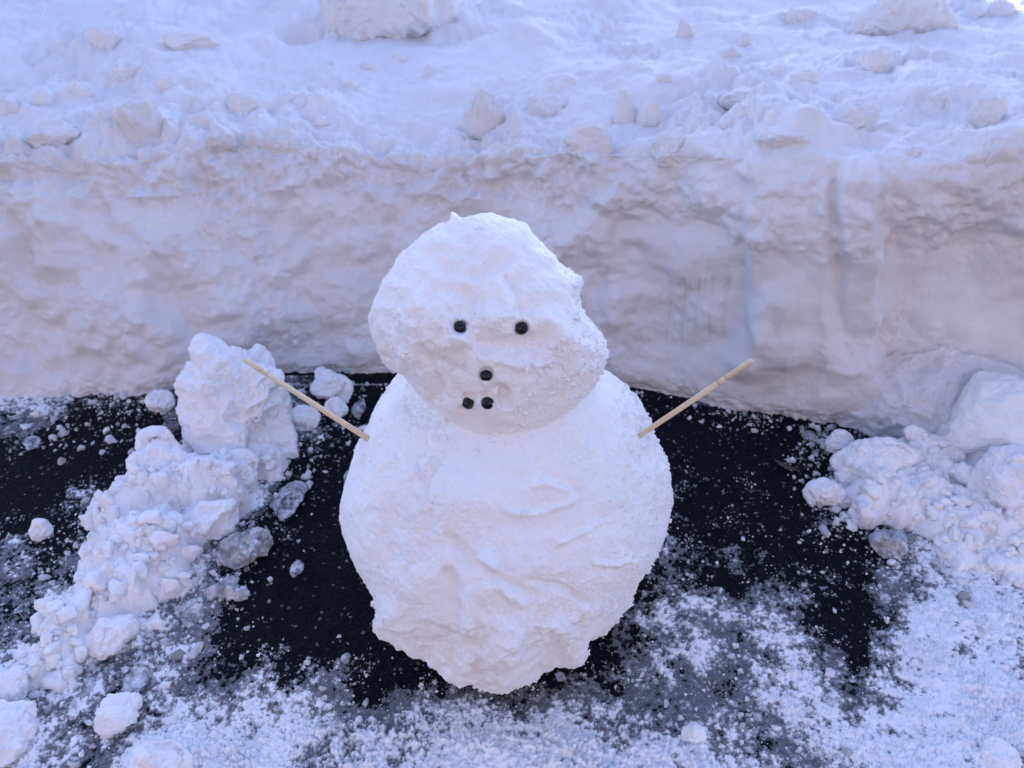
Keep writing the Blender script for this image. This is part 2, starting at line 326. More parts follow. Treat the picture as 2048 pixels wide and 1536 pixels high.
# ------------------------------------------------------------------ snowman
def cube_sphere(n):
    a = np.tan(np.linspace(-1, 1, n + 1) * math.pi / 4); A, B = np.meshgrid(a, a); one = np.ones_like(A); Vs, Fs = [], []; k = 0
    for f in ((one, A, B), (-one, -A, B), (-A, one, B), (A, -one, B), (-B, A, one), (B, A, -one)):
        Vs.append(np.stack(f, -1).reshape(-1, 3)); Fs.append(grid_faces(n + 1, n + 1) + k); k += (n + 1) ** 2
    Vv = np.concatenate(Vs); Ff = np.concatenate(Fs); Vv /= np.linalg.norm(Vv, axis=1)[:, None]
    key = np.round(Vv * 1e5).astype(np.int64); _, idx, inv = np.unique(key, axis=0, return_index=True, return_inverse=True)
    return Vv[idx], inv.ravel()[Ff]
def outline_blob(n, cu, cv, D, poly, zf, p, zb=None, blur=7.0):
    """rounded body whose outline in the photo is poly, with real depth zf (front) / zb (back) in metres"""
    dirs, Ff = cube_sphere(n)
    r = ray(cu, cv); r = r / np.linalg.norm(r); C = np.array([0, 0, CAM_H]) + r * D
    ax = -r; e1 = np.cross(np.array([0, 0, 1.0]), ax); e1 /= np.linalg.norm(e1); e2 = np.cross(ax, e1)
    pr = ray([q[0] for q in poly], [q[1] for q in poly]); tq = D / (pr @ r)
    Q = pr * tq[:, None] - r * D
    ang = np.arctan2(Q @ e2, Q @ e1); rad = np.hypot(Q @ e1, Q @ e2); o = np.argsort(ang); ang, rad = ang[o], rad[o]
    a1, a2, az = dirs @ e1, dirs @ e2, dirs @ ax
    phi = np.arctan2(a2, a1)
    th = np.linspace(-math.pi, math.pi, 1441); R0 = np.interp(th, ang, rad, period=2 * math.pi)
    k = np.exp(-(np.arange(-24, 25) / blur) ** 2); k /= k.sum(); R0 = np.convolve(np.pad(R0[:-1], 24, 'wrap'), k, 'valid'); R0 = np.append(R0, R0[0])
    R = np.interp(phi, th, R0) ; Rm = rad.mean()
    wgt = np.hypot(a1, a2) ** 1.5; R = R * wgt + Rm * (1 - wgt)
    Zd = np.where(az > 0, zf, zb or zf)
    sc = ((np.hypot(a1, a2) / R) ** p + (np.abs(az) / Zd) ** p) ** (-1 / p)
    return C + dirs * (sc * 0.985)[:, None], Ff, ax, az, C
body_poly = [(795, 757), (760, 800), (735, 850), (708, 900), (697, 960), (690, 1000), (690, 1050), (700, 1100), (722, 1150), (745, 1190), (755, 1228), (746, 1252), (800, 1285), (860, 1310), (905, 1342), (960, 1362), (1008, 1378), (1060, 1352), (1110, 1330), (1160, 1320), (1174, 1282), (1212, 1262), (1240, 1220), (1275, 1165), (1310, 1100), (1330, 1050), (1339, 1000), (1335, 950), (1318, 900), (1300, 860), (1280, 820), (1250, 780), (1215, 750), (1100, 690), (1000, 672), (900, 690)]
head_poly = [(905, 446), (930, 438), (965, 430), (1020, 440), (1060, 465), (1087, 500), (1110, 525), (1155, 558), (1163, 610), (1185, 650), (1205, 680), (1213, 715), (1203, 745), (1190, 775), (1165, 805), (1110, 845), (1050, 868), (990, 872), (930, 857), (880, 835), (840, 800), (805, 752), (772, 722), (750, 670), (743, 630), (755, 590), (775, 550), (800, 510), (850, 468)]
snowman = bpy.data.objects.new('snowman', None); COL.objects.link(snowman)
tag(snowman, 'small two-ball snowman with blueberry face and chopstick arms on dark asphalt', 'snowman')

BVv, BF, bax, baz, BC = outline_blob(210, 1014, 1020, 1.03, body_poly, 0.205, 2.15)
BN = vnormals(BVv, BF); BN *= np.sign(((BVv - BC) * BN).sum(1))[:, None]
bu, bv, _ = project(BVv); fr = smooth(0.05, 0.3, baz)
d = 0.011 * fbm(BVv, 7, 3, seed=31) + 0.0062 * fbm(BVv, 17, 4, seed=32, gain=.5) * (.4 + smooth(-.3, .4, fbm(BVv, 6, 2, seed=30))) + 0.0022 * fbm(BVv, 60, 3, seed=33, gain=.6)
grain = smooth(-.1, .5, fbm(BVv, 9, 3, seed=34)) * .8 + smooth(1200, 1330, bu) * .6 + smooth(1150, 1330, bv) * .5
d += 0.0026 * grain * fbm(BVv, 160, 3, seed=35, gain=.7) + .0010 * fbm(BVv, 420, 1, seed=36) * grain
low = smooth(1160, 1320, bv)
d += low * (0.0075 * fbm(BVv, 16, 3, seed=37, mode='ridge') + .005 * fbm(BVv, 50, 3, seed=38))
w1 = bu + 9 * fbm(BVv, 18, 2, seed=39); w2 = bv + 9 * fbm(BVv, 18, 2, seed=40)
for pts, w, a in [([(1020, 1022), (1060, 1032), (1100, 1026), (1150, 1002)], 7, .0035), ([(1070, 975), (1100, 968), (1140, 976)], 6, .003), ([(1125, 1092), (1160, 1080), (1220, 1050)], 5, .003), ([(1205, 1132), (1235, 1138), (1262, 1130)], 6, .0035),
                  ([(1090, 940), (1130, 955), (1160, 985)], 9, -.003), ([(1060, 1170), (1120, 1190), (1180, 1212)], 8, -.005), ([(900, 1080), (940, 1130), (990, 1160), (1060, 1200)], 14, -.006), ([(850, 960), (870, 1000), (862, 1060)], 9, -.003),
                  ([(760, 990), (790, 1060), (780, 1120)], 16, -.003), ([(890, 1150), (905, 1200), (915, 1225)], 16, -.011), ([(965, 1120), (985, 1140)], 13, .008), ([(925, 1200), (940, 1260)], 16, .006), ([(1005, 1175), (1040, 1215)], 10, .005), ([(880, 930), (860, 975)], 8, -.003)]:
    d += fr * 1.25 * a * stroke(w1, w2, pts, w)
d += fr * (0.012 * gauss(bu, bv, 930, 990, 70, 60) - 0.008 * gauss(bu, bv, 1110, 1040, 110, 60) - .012 * gauss(bu, bv, 1150, 1180, 120, 60) + .010 * gauss(bu, bv, 1000, 1300, 50, 60))
BVv = BVv + BN * d[:, None]
zl = BVv[:, 2]; BVv[:, 2] = np.where(zl < 0.012, -0.004 + 0.016 * np.exp((zl - .012) / .02), zl)
BN = vnormals(BVv, BF); BN *= np.sign(((BVv - BC) * BN).sum(1))[:, None]
body = link('body', mesh_np('body', BVv, BF, M_SNOWMAN), snowman)

HV, HF, hax, haz, HC = outline_blob(170, 978, 655, 0.885, head_poly, 0.112, 2.35, 0.125)
HN = vnormals(HV, HF); HN *= np.sign(((HV - HC) * HN).sum(1))[:, None]
hu, hv, _ = project(HV); fr = smooth(0.05, 0.3, haz)
d = 0.008 * fbm(HV, 9, 3, seed=51) + 0.0050 * fbm(HV, 22, 4, seed=52, gain=.5) * (.4 + smooth(-.3, .4, fbm(HV, 8, 2, seed=50))) + 0.002 * fbm(HV, 66, 3, seed=53, gain=.6)
grain = smooth(-.1, .5, fbm(HV, 11, 3, seed=54)) * .8 + smooth(1120, 1200, hu) * .6
d += 0.0023 * grain * fbm(HV, 170, 3, seed=55, gain=.7) + .0009 * fbm(HV, 420, 1, seed=56) * grain
w1 = hu + 6 * fbm(HV, 26, 2, seed=57); w2 = hv + 6 * fbm(HV, 26, 2, seed=58)
for pts, w, a in [([(1012, 545), (1035, 580), (1041, 625)], 6, -.0035), ([(1000, 560), (1018, 600), (1020, 630)], 7, .002), ([(848, 695), (858, 730), (880, 790)], 8, -.004), ([(870, 690), (885, 720), (925, 745)], 9, -.003), ([(865, 740), (890, 790), (915, 820)], 9, .002),
                  ([(910, 672), (945, 690), (965, 720)], 8, .003), ([(975, 720), (1040, 735), (1100, 728)], 10, .003), ([(960, 690), (1020, 700), (1080, 690)], 16, -.005), ([(960, 600), (950, 640), (935, 660)], 7, .0025), ([(850, 510), (890, 540), (960, 545), (1020, 515)], 16, -.004),
                  ([(905, 470), (940, 482), (985, 476)], 12, -.004), ([(900, 575), (930, 590), (960, 610)], 18, -.004), ([(800, 570), (850, 600), (880, 640)], 20, .003), ([(1090, 640), (1130, 680), (1170, 700)], 16, .003), ([(1050, 830), (1110, 800), (1160, 760)], 18, -.003)]:
    d += fr * 1.25 * a * stroke(w1, w2, pts, w)
berries = [('eye', 920, 654, 12.8), ('eye', 1043, 656, 13.6), ('nose', 972, 751, 12.8), ('mouth_berry', 937, 806, 12.8), ('mouth_berry', 975, 806, 13.0)]
for _n, pu, pv, pr_ in berries:
    q = np.hypot(w1 * .3 + hu * .7 - pu, w2 * .3 + hv * .7 - pv)
    d += fr * (-0.0050 * (1 - smooth(11, 17.5, q)))
q = np.hypot(w1 - 1009, w2 - 801); d += fr * (-0.016 * (1 - smooth(12, 21, q)))
d += fr * (-.006 * gauss(w1, w2, 996, 782, 16, 10) - .005 * gauss(w1, w2, 925, 826, 14, 8) - .004 * gauss(w1, w2, 970, 795, 15, 12))
d += fr * (-.008 * box(w1, w2, 852, 930, 700, 815, 12) * .7 - .006 * gauss(w1, w2, 1030, 690, 60, 22) + .006 * gauss(w1, w2, 990, 640, 26, 60) - .007 * gauss(w1, w2, 930, 590, 60, 36) + .006 * gauss(w1, w2, 830, 640, 40, 50) + .006 * gauss(w1, w2, 1120, 690, 50, 50) - .006 * gauss(w1, w2, 960, 505, 60, 24))
d += .010 * gauss(hu, hv, 912, 446, 9, 9) + .006 * gauss(hu, hv, 1163, 562, 14, 14) - .004 * gauss(hu, hv, 1000, 760, 130, 70)
HV = HV + HN * d[:, None]
HN = vnormals(HV, HF); HN *= np.sign(((HV - HC) * HN).sum(1))[:, None]
head = link('head', mesh_np('head', HV, HF, M_SNOWMAN), snowman)

def surf(Vv, Nn, Cc, pu, pv):
    uu_, vv_, dd_ = project(Vv); front = (Nn * (np.array([0, 0, CAM_H]) - Vv)).sum(1) > 0
    i = np.argmin((uu_ - pu) ** 2 + (vv_ - pv) ** 2 + np.where(front, 0, 1e6)); return Vv[i], Nn[i]
def berry_mesh(seed, calyx):
    bm = bmesh.new(); bmesh.ops.create_uvsphere(bm, u_segments=40, v_segments=28, radius=1.0)
    for w in bm.verts:
        q = math.hypot(w.co.x, w.co.y); a = math.atan2(w.co.y, w.co.x)
        if w.co.z > 0 and calyx:
            crown = math.exp(-((q - .36) / .10) ** 2) * (0.13 + .05 * math.cos(5 * a + seed)); pit = -.30 * (1 - min(1, q / .34) ** 3) if q < .34 else 0
            w.co.z += crown + pit
        w.co.z *= .9; w.co.x *= 1 + .03 * math.sin(seed); 
    for f in bm.faces:
        f.smooth = True; c_ = f.calc_center_median(); q = math.hypot(c_.x, c_.y)
        f.material_index = 1 if calyx and c_.z > 0 and .24 < q < .46 else 0
    me = bpy.data.meshes.new('berry'); bm.to_mesh(me); bm.free(); me.materials.append(M_BERRY); me.materials.append(M_CALYX); return me
tilt = [(-.3, .9, 0), (.35, .25, 1), (.0, 1.4, 0), (.1, -.25, 1), (-.1, .05, 1)]
for (nm, pu, pv, pr_), (tx, ty, cal) in zip(berries, tilt):
    p, nn = surf(HV, HN, HC, pu, pv)
    # the berry sits in its socket on the ray through its photographed centre
    rr = ray(pu, pv); rr /= np.linalg.norm(rr); dist = np.linalg.norm(p - np.array([0, 0, CAM_H])); rad = pr_ / FPX * (project(p)[2])
    o = link(nm, berry_mesh(pu, cal), head, tuple(np.array([0, 0, CAM_H]) + rr * (dist - .0005)))
    o.scale = (rad, rad, rad); zax = Vector(-rr) ; q = zax.to_track_quat('Z', 'Y'); o.rotation_mode = 'QUATERNION'
    o.rotation_quaternion = q @ Matrix.Rotation(tx, 3, 'Y').to_quaternion() @ Matrix.Rotation(-ty * .6, 3, 'X').to_quaternion()

def chopstick(entry_px, tip_px, tip_depth, r_tip, r_in, lab):
    p, nn = surf(BVv, BN, BC, *entry_px); rr = ray(*tip_px); tip = np.array([0, 0, CAM_H]) + rr * (project(p)[2] * tip_depth)
    A = Vector(p); T = Vector(tip); ax = (A - T); L = ax.length + .05; ax.normalize()
    prof = [(0.0, .15), (.0003, .45), (.0012, .78), (.003, .96), (.005, 1.0)]
    for g in (.036, .046): prof += [(g - .0006, 1), (g - .0003, .90), (g + .0003, .90), (g + .0006, 1)]
    prof += [(.1, 1), (L, 1)]
    prof = [(z, k * (r_tip + (r_in - r_tip) * z / L)) for z, k in prof]
    bm = bmesh.new(); rings = []
    for z, r in prof: rings.append([bm.verts.new((r * math.cos(2 * math.pi * k / 24), r * math.sin(2 * math.pi * k / 24), z)) for k in range(24)])
    for i, (a, b_) in enumerate(zip(rings, rings[1:])):
        for k in range(24):
            f = bm.faces.new((a[k], a[(k + 1) % 24], b_[(k + 1) % 24], b_[k])); f.smooth = True
            if any(abs((prof[i][0] + prof[i + 1][0]) / 2 - g) < .0002 for g in (.036, .046)): f.material_index = 1
    bm.faces.new(list(reversed(rings[0]))); bm.faces.new(rings[-1]); bmesh.ops.recalc_face_normals(bm, faces=bm.faces)
    me = bpy.data.meshes.new('arm'); bm.to_mesh(me); bm.free(); me.materials.append(M_WOOD); me.materials.append(M_GROOVE)
    o = link('arm', me, snowman, T); o.rotation_mode = 'QUATERNION'; o.rotation_quaternion = ax.to_track_quat('Z', 'Y'); o['label'] = lab
chopstick((735, 877), (489, 719), 1.10, .0034, .0036, 'wooden chopstick arm pointing up over the snow pile')
chopstick((1277, 872), (1506, 720), 0.93, .0034, .0031, 'wooden chopstick arm pointing up towards the shovel marks')

# crumbs of snow stuck to the two balls
_ico = None
def ico(sub):
    bm = bmesh.new(); bmesh.ops.create_icosphere(bm, subdivisions=sub, radius=1.0); bm.verts.ensure_lookup_table()
    Vv = np.array([w.co[:] for w in bm.verts]); Ff = np.array([[w.index for w in f.verts] for f in bm.faces]); bm.free(); return Vv, Ff
I1, I1F = ico(1)
def crumbs(P, R, rng):
    k = len(P); B = I1[None] * (1 + .35 * rng.normal(size=(k, 12, 1)).clip(-1.3, 1.3)) * (R[:, None, None] * (0.7 + .6 * rng.random((k, 1, 3))))
    a = rng.random(k) * 6.283; c_, s_ = np.cos(a)[:, None], np.sin(a)[:, None]
    Q = np.stack([B[..., 0] * c_ - B[..., 1] * s_, B[..., 0] * s_ + B[..., 1] * c_, B[..., 2]], -1) + P[:, None]
    return Q.reshape(-1, 3), (I1F[None] + 12 * np.arange(k)[:, None, None]).reshape(-1, 3)
for par, Vv, Nn, g, k in ((body, BVv, BN, fbm(BVv, 8, 3, seed=61) + .8 * smooth(1180, 1320, bu), 4200), (head, HV, HN, fbm(HV, 10, 3, seed=62) + .8 * smooth(1080, 1190, hu), 2200)):
    w = np.clip(g + .05, 0, None) ** 1.5 * (Vv[:, 2] > .02); i = RNG.choice(len(Vv), k, p=w / w.sum())
    P, Ff = crumbs(Vv[i], np.clip(RNG.lognormal(-6.8, .55, k), .0004, .0036), RNG)
    tag(link('snow_crumbs', mesh_np('snow_crumbs', P, Ff, M_CRUMB, False), par), kind='stuff')

# ------------------------------------------------------------------ slush on the tarmac (coverage judged by eye from the photograph)
COV = np.array([
 [.70, .25, .45, .70, .50, .10, 0, 0, 0, 0, .30, .50, .20, .50, .80, .90],
 [.60, .06, .20, .80, .55, .05, 0, 0, 0, 0, .10, .05, .02, .45, .90, 1],
 [.06, .05, .60, .90, .25, .05, 0, 0, 0, 0, .12, .12, .02, .40, .90, 1],
 [.06, .40, .90, .90, .30, .0, 0, 0, 0, 0, .25, .28, .12, .55, .90, 1],
 [.22, .50, 1, .85, .15, 0, 0, 0, 0, 0, .36, .30, .18, .35, .85, .9],
 [.40, .60, 1, .55, .04, 0, 0, 0, 0, .2, .45, .38, .25, .25, .80, .9],
 [.42, .80, 1, .40, .01, 0, 0, 0, 0, .3, .58, .62, .42, .18, .60, .9],
 [.42, .90, .9, .30, .01, 0, 0, 0, 0, .35, .66, .70, .52, .25, .72, .95],
 [.70, .80, .7, .36, .08, .25, .15, 0, .06, .36, .75, .76, .66, .30, .90, .95],
 [.80, .60, .70, .68, .58, .42, .32, .25, .36, .58, .60, .72, .82, .48, .85, .95],
 [.80, .60, .80, .82, .72, .46, .76, .68, .58, .72, .60, .56, .88, .58, .85, .95],
 [.90, .70, .90, .95, .90, .88, .95, .90, .85, .85, .82, .50, .68, .82, .90, 1]])
COV[-1] = np.minimum(COV[-1] + .08, 1); COV[-2, 5:10] += .14; COV[6:, 14:] = np.maximum(COV[6:, 14:], .97); COV[7:11, 13] -= .06; COV[-1, 11] = .6
def cover(u, v):
    a = np.clip((u - 64) / 128, 0, 14.999); b_ = np.clip((v - 800) / 64, 0, 10.999); i, j = a.astype(int), b_.astype(int); fa, fb = a - i, b_ - j
    return (COV[j, i] * (1 - fa) + COV[j, i + 1] * fa) * (1 - fb) + (COV[j + 1, i] * (1 - fa) + COV[j + 1, i + 1] * fa) * fb
US = np.arange(-260, 2310, 2.3); VS = np.concatenate([np.arange(752, 1000, 1.5), np.arange(1000, 1660, 2.2)])
uu, vv = np.meshgrid(US, VS); P = on_z(uu.ravel(), vv.ravel()); x, y = P[:, 0], P[:, 1]
def slush_field(P):
    x, y = P[:, 0], P[:, 1]; u_, v_, _ = project(P)
    Q = P.copy(); Q[:, 2] = 0
    wu = u_ + 45 * fbm(Q, 8, 3, seed=71); wv = v_ + 38 * fbm(Q, 8, 3, seed=72)
    c_ = cover(wu, wv)
    n_ = .70 * fbm(Q, 11, 4, seed=73, gain=.62) + .50 * fbm(Q, 50, 4, seed=74, gain=.65)
    return c_, (c_ - .50) * 2.15 + n_ * (1.35 - .5 * np.abs(c_ - .5))
c, tf = slush_field(P)
wd, wid = worley2(x, y, 210.0)
Q = P.copy(); Q[:, 2] = 0
fine = fbm(Q, 120, 4, seed=75, gain=.7); med = fbm(Q, 38, 4, seed=76, gain=.6)
speck = fbm(Q, 330, 2, seed=83)
th = tf + .68 * fine + .25 * (wid - .5) + .32 * speck
film = .10 + .42 * smooth(.22, .55, c) * smooth(-.5, .3, fbm(Q, 12, 3, seed=84))
thick = smooth(0.0, 1.35, th)
h = 0.0007 * smooth(0, .15, th) + 0.0050 * thick * smooth(.35, .9, c) + thick * (.0036 * med + .0009 * fine + .0006 * np.clip(.55 - wd, 0, 1)) + .008 * smooth(.7, 1.7, th) * (0.5 + fbm(Q, 13, 3, seed=80, gain=.5))
P[:, 2] = np.where(th > -film, np.maximum(h, .0005), -0.0025)
icy = smooth(-.15, .5, fbm(Q, 10, 5, seed=77, gain=.62)) * (1 - smooth(1.3, 1.9, th))
tk = np.clip(thick * 1.25 - .6 * icy + .25 * (med - .1), 0, 1) * smooth(-.02, .2, th) - .5 * (1 - smooth(-film, .05, th))
ok = (th > -film - .06).reshape(uu.shape); nr, nc = uu.shape
keep = ok[:-1, :-1] | ok[1:, 1:] | ok[:-1, 1:] | ok[1:, :-1]
Vv, Ff, tk2 = compact(P, grid_faces(nr, nc, keep), tk)
tag(link('slush', mesh_np('slush', Vv, Ff[:, ::-1], M_SLUSH, attr={'thick': tk2})), 'thin crust of grey and white slush frozen on the tarmac', kind='stuff')
# loose granules of snow
def granules(n, lo, hi, med, sig, spread, clump, z0, seed):
    pu, pv = RNG.uniform(-150, 2200, n * 6), RNG.uniform(775, 1640, n * 6); Pg = on_z(pu, pv); cg, tg = slush_field(Pg)
    cl = smooth(-.1, .45, fbm(Pg, 22, 3, seed=seed, gain=.6)) * clump + (1 - clump)
    pr = np.exp(-((tg - z0) / spread) ** 2) * smooth(.03, .2, cg) * cl; m = RNG.random(n * 6) < pr; Pg = Pg[m][:n]; tg = tg[m][:n]
    Rg = np.clip(RNG.lognormal(math.log(med), sig, len(Pg)), lo, hi); Pg[:, 2] = Rg * .35 + np.where(tg > .1, .001, 0); return Pg, Rg
def fringe(n, ulo, uhi, pts, spread, med, sig):
    """crumbs that rolled off the bank and the piles: scattered round the given photo points"""
    k_ = RNG.integers(0, len(pts), n); q = np.array(pts, float)[k_]
    a = RNG.normal(size=(n, 2)) * q[:, 2:3] * spread; Pg = on_z(q[:, 0] + a[:, 0], np.maximum(q[:, 1] + a[:, 1] * .7, 770))
    Rg = np.clip(RNG.lognormal(math.log(med), sig, n), .0005, .008); Pg[:, 2] = Rg * .4; return Pg, Rg
foot_u = np.linspace(-100, 2000, 120); foot_y = np.interp(foot_u, UC, yb); _, foot_v, _ = project(np.stack([foot_u * 0, foot_y, foot_y * 0], -1))
foot_pts = [(a, b_ + 6, 22) for a, b_ in zip(foot_u, foot_v) if not 780 < a < 1180 and fbm(np.array([[a * .01, 0, 0]]), 1, 2, seed=82)[0] > -.15]
ridge_pts = [(430, 1090, 60), (360, 1150, 70), (330, 1210, 60), (480, 1060, 60), (540, 960, 50), (180, 1060, 50), (140, 1140, 50), (300, 1300, 60), (120, 1340, 50), (60, 1330, 40), (420, 1170, 40), (600, 860, 50), (660, 850, 40), (560, 800, 40), (250, 830, 60), (100, 840, 60)]
heap_pts = [(1700, 1010, 50), (1740, 1050, 50), (1820, 1060, 60), (1880, 1110, 70), (1960, 1140, 70), (1640, 930, 40), (1860, 1180, 60), (1980, 1200, 80), (1640, 880, 30)]
A = [granules(9000, .0004, .003, .0009, .5, .5, .85, -.1, 78), fringe(1700, 0, 0, foot_pts, 1.0, .0014, .5), fringe(2400, 0, 0, ridge_pts, 1.0, .0015, .55), fringe(1500, 0, 0, heap_pts, 1.0, .0015, .55)]
Pg = np.concatenate([a[0] for a in A]); Rg = np.concatenate([a[1] for a in A])
Vv, Ff = crumbs(Pg, Rg, RNG); tag(link('snow_granules', mesh_np('snow_granules', Vv, Ff, M_GRAIN, False, attr={'thick': np.repeat(RNG.random(len(Pg)) ** 1.6, 12)})), 'loose granules of snow sprinkled over the tarmac', kind='stuff')
I2, I2F = ico(2)
A = [granules(260, .0018, .006, .0026, .35, .6, .6, .1, 79), fringe(60, 0, 0, foot_pts, 1.0, .004, .4), fringe(150, 0, 0, ridge_pts, .9, .0042, .4), fringe(110, 0, 0, heap_pts, .9, .0045, .4)]
Pg = np.concatenate([a[0] for a in A]); Rg = np.concatenate([a[1] for a in A]); k = len(Pg)
off = RNG.random((k, 1, 3)) * 60; B = (I2[None] * .8 + off).reshape(-1, 3); B = I2[None] * (1 + 1.1 * fbm(B, 1.3, 2).reshape(k, -1, 1)) * Rg[:, None, None] * (.75 + .6 * RNG.random((k, 1, 3)))
Vv = (B + Pg[:, None]).reshape(-1, 3); Ff = (I2F[None] + len(I2) * np.arange(k)[:, None, None]).reshape(-1, 3)
tag(link('snow_pellets', mesh_np('snow_pellets', Vv, Ff, M_GRAIN, True, attr={'thick': np.repeat(.45 + .55 * RNG.random(k), len(I2))})), 'scattered pellets of snow on the tarmac', kind='stuff')

# ------------------------------------------------------------------ piles of shovelled snow
def pile(name, u0, u1, v0, v1, lumps, seed, label, nclod=520):
    uu, vv = np.meshgrid(np.arange(u0, u1, 2.2), np.arange(v0, v1, 2.2)); P = on_z(uu.ravel(), vv.ravel())
    Q = P.copy(); Q[:, 0] += .018 * fbm(P, 16, 3, seed=seed); Q[:, 1] += .018 * fbm(P, 16, 3, seed=seed + 1)
    Q[:, 0] += .006 * fbm(P, 55, 3, seed=seed + 5); Q[:, 1] += .006 * fbm(P, 55, 3, seed=seed + 6)
    H = np.full(len(P), -0.03)
    rl = random.Random(seed); L = list(lumps)
    for (a, b_, r, hh) in lumps:
        for _ in range(7):
            an, q = rl.uniform(0, 6.28), rl.uniform(.2, 1.05); L.append((a + r * q * math.cos(an), b_ + r * q * .75 * math.sin(an), r * rl.uniform(.18, .45), hh * rl.uniform(.75, 1.1) * (1.15 - .7 * q)))
    for (a, b_, r, hh) in L:
        c_ = on_z(a, b_); rm = r / FPX * project(c_)[2]
        e = 1 - ((Q[:, 0] - c_[0]) ** 2 + ((Q[:, 1] - c_[1]) * 1.05) ** 2) / rm ** 2
        q = hh * np.sign(e) * np.abs(e) ** .55; q = np.where(e < 0, hh * e * .9, q)
        kk = .010; m_ = np.maximum(H, q); H = m_ + kk * .25 * np.clip(1 - np.abs(H - q) / kk, 0, 1) ** 2
    Q0 = P.copy(); Q0[:, 2] = H
    H = H * .97 - .002 + (.022 * fbm(Q0, 17, 4, seed=seed + 2, gain=.5) + (.2 + .8 * smooth(-.1, .4, fbm(Q0, 12, 2, seed=seed + 7))) * (.004 * fbm(Q0, 45, 3, seed=seed + 4, mode='billow') + .004 * fbm(Q0, 110, 3, seed=seed + 3, gain=.65))) * smooth(-.01, .02, H)
    P[:, 2] = np.maximum(H, -.004); ok = (H > -.003).reshape(uu.shape)
    keep = ok[:-1, :-1] | ok[1:, 1:] | ok[:-1, 1:] | ok[1:, :-1]
    Vv, Ff = compact(P, grid_faces(*uu.shape, keep))
    po = tag(link(name, mesh_np(name, Vv, Ff[:, ::-1], M_CHUNK)), label, 'snow pile')
    rg = np.random.default_rng(seed); up = np.where(P[:, 2] > .004)[0]; Vc, Fc = [], []; I3, I3F = ico(3)
    for j in range(nclod):
        c_ = P[rg.choice(up)]; q = I3.copy(); r0 = float(np.clip(rg.lognormal(math.log(.0055), .6), .002, .019))
        for _ in range(6):
            n_ = rg.normal(size=3); n_ /= np.linalg.norm(n_); e = q @ n_ - rg.uniform(.4, .8); q -= np.where(e > 0, e * .9, 0)[:, None] * n_
        o_ = rg.uniform(0, 60, 3); q *= (1 + .45 * fbm(q + o_, 1.5, 3, gain=.62) + .16 * fbm(q + o_, 6, 2))[:, None]
        Vc.append(q * r0 * rg.uniform(.7, 1.3, 3) + c_ + np.array([0, 0, r0 * rg.uniform(-.2, .35)])); Fc.append(I3F + len(I3) * j)
    tag(link('clods', mesh_np('clods', np.concatenate(Vc), np.concatenate(Fc), M_CHUNK), po), kind='stuff')
    return po
pile('snow_pile', -200, 660, 800, 1500, [(430, 1000, 80, .09), (330, 1010, 85, .085), (275, 1050, 80, .08), (390, 1060, 60, .05), (300, 1120, 90, .08), (235, 1110, 60, .06), (240, 1190, 85, .075), (320, 1160, 70, .035),
     (180, 1250, 75, .06), (140, 1290, 60, .045), (230, 1240, 50, .04), (105, 1335, 55, .03), (40, 1360, 50, .025), (-30, 1400, 60, .03), (520, 930, 60, .05), (440, 930, 70, .07)], 81, 'long ridge of lumpy shovelled snow running away from the bank beside the snowman')
pile('snow_pile', 1600, 2330, 830, 1260, [(1760, 1000, 75, .06), (1700, 960, 45, .035), (1830, 1010, 80, .065), (1900, 1060, 70, .05), (1980, 1060, 90, .075), (2070, 1060, 110, .09), (1850, 950, 80, .07), (2000, 980, 110, .10), (2120, 980, 130, .13), (1930, 1110, 45, .035), (2030, 1130, 60, .03)], 91, 'broad heap of broken snow below the big slab at the picture edge')

# ------------------------------------------------------------------ single chunks of snow and ice
def crumb(P):
    m_ = .35 + .9 * smooth(-.2, .4, fbm(P, 22, 2, seed=99)); return m_ * (.0030 * fbm(P, 70, 3, seed=97, gain=.65) + .0016 * fbm(P, 210, 2, seed=98))
ICO = {q: ico(q) for q in (3, 4, 5, 6)}
def chunk_mesh(name, sx, sy, sz, seed, sub, m, facets=7, rough=1.0):
    r = np.random.default_rng(seed); Vv, Ff = ICO[sub]; Vv = Vv.copy()
    for _ in range(facets):
        n_ = r.normal(size=3); n_ /= np.linalg.norm(n_); dd = r.uniform(.55, .9); e = Vv @ n_ - dd
        Vv -= np.where(e > 0, e * .82, 0)[:, None] * n_
    off = r.uniform(0, 90, 3)
    Vv *= (1 + rough * (.22 * fbm(Vv + off, 1.3, 3) + .07 * fbm(Vv + off, 4.2, 3, mode='billow') + .03 * fbm(Vv + off, 13, 3)))[:, None]
    ext = np.abs(Vv).max(0); Vv = Vv / ext * np.array([sx, sy, sz]); Vv = Vv * (1 + crumb(Vv + off) / max(.01, (sx + sy + sz) / 3))[:, None]; lo = -sz * .72
    Vv[:, 2] = np.maximum(Vv[:, 2], lo) - lo
    return mesh_np(name, Vv, Ff, m)
SEED = [200]
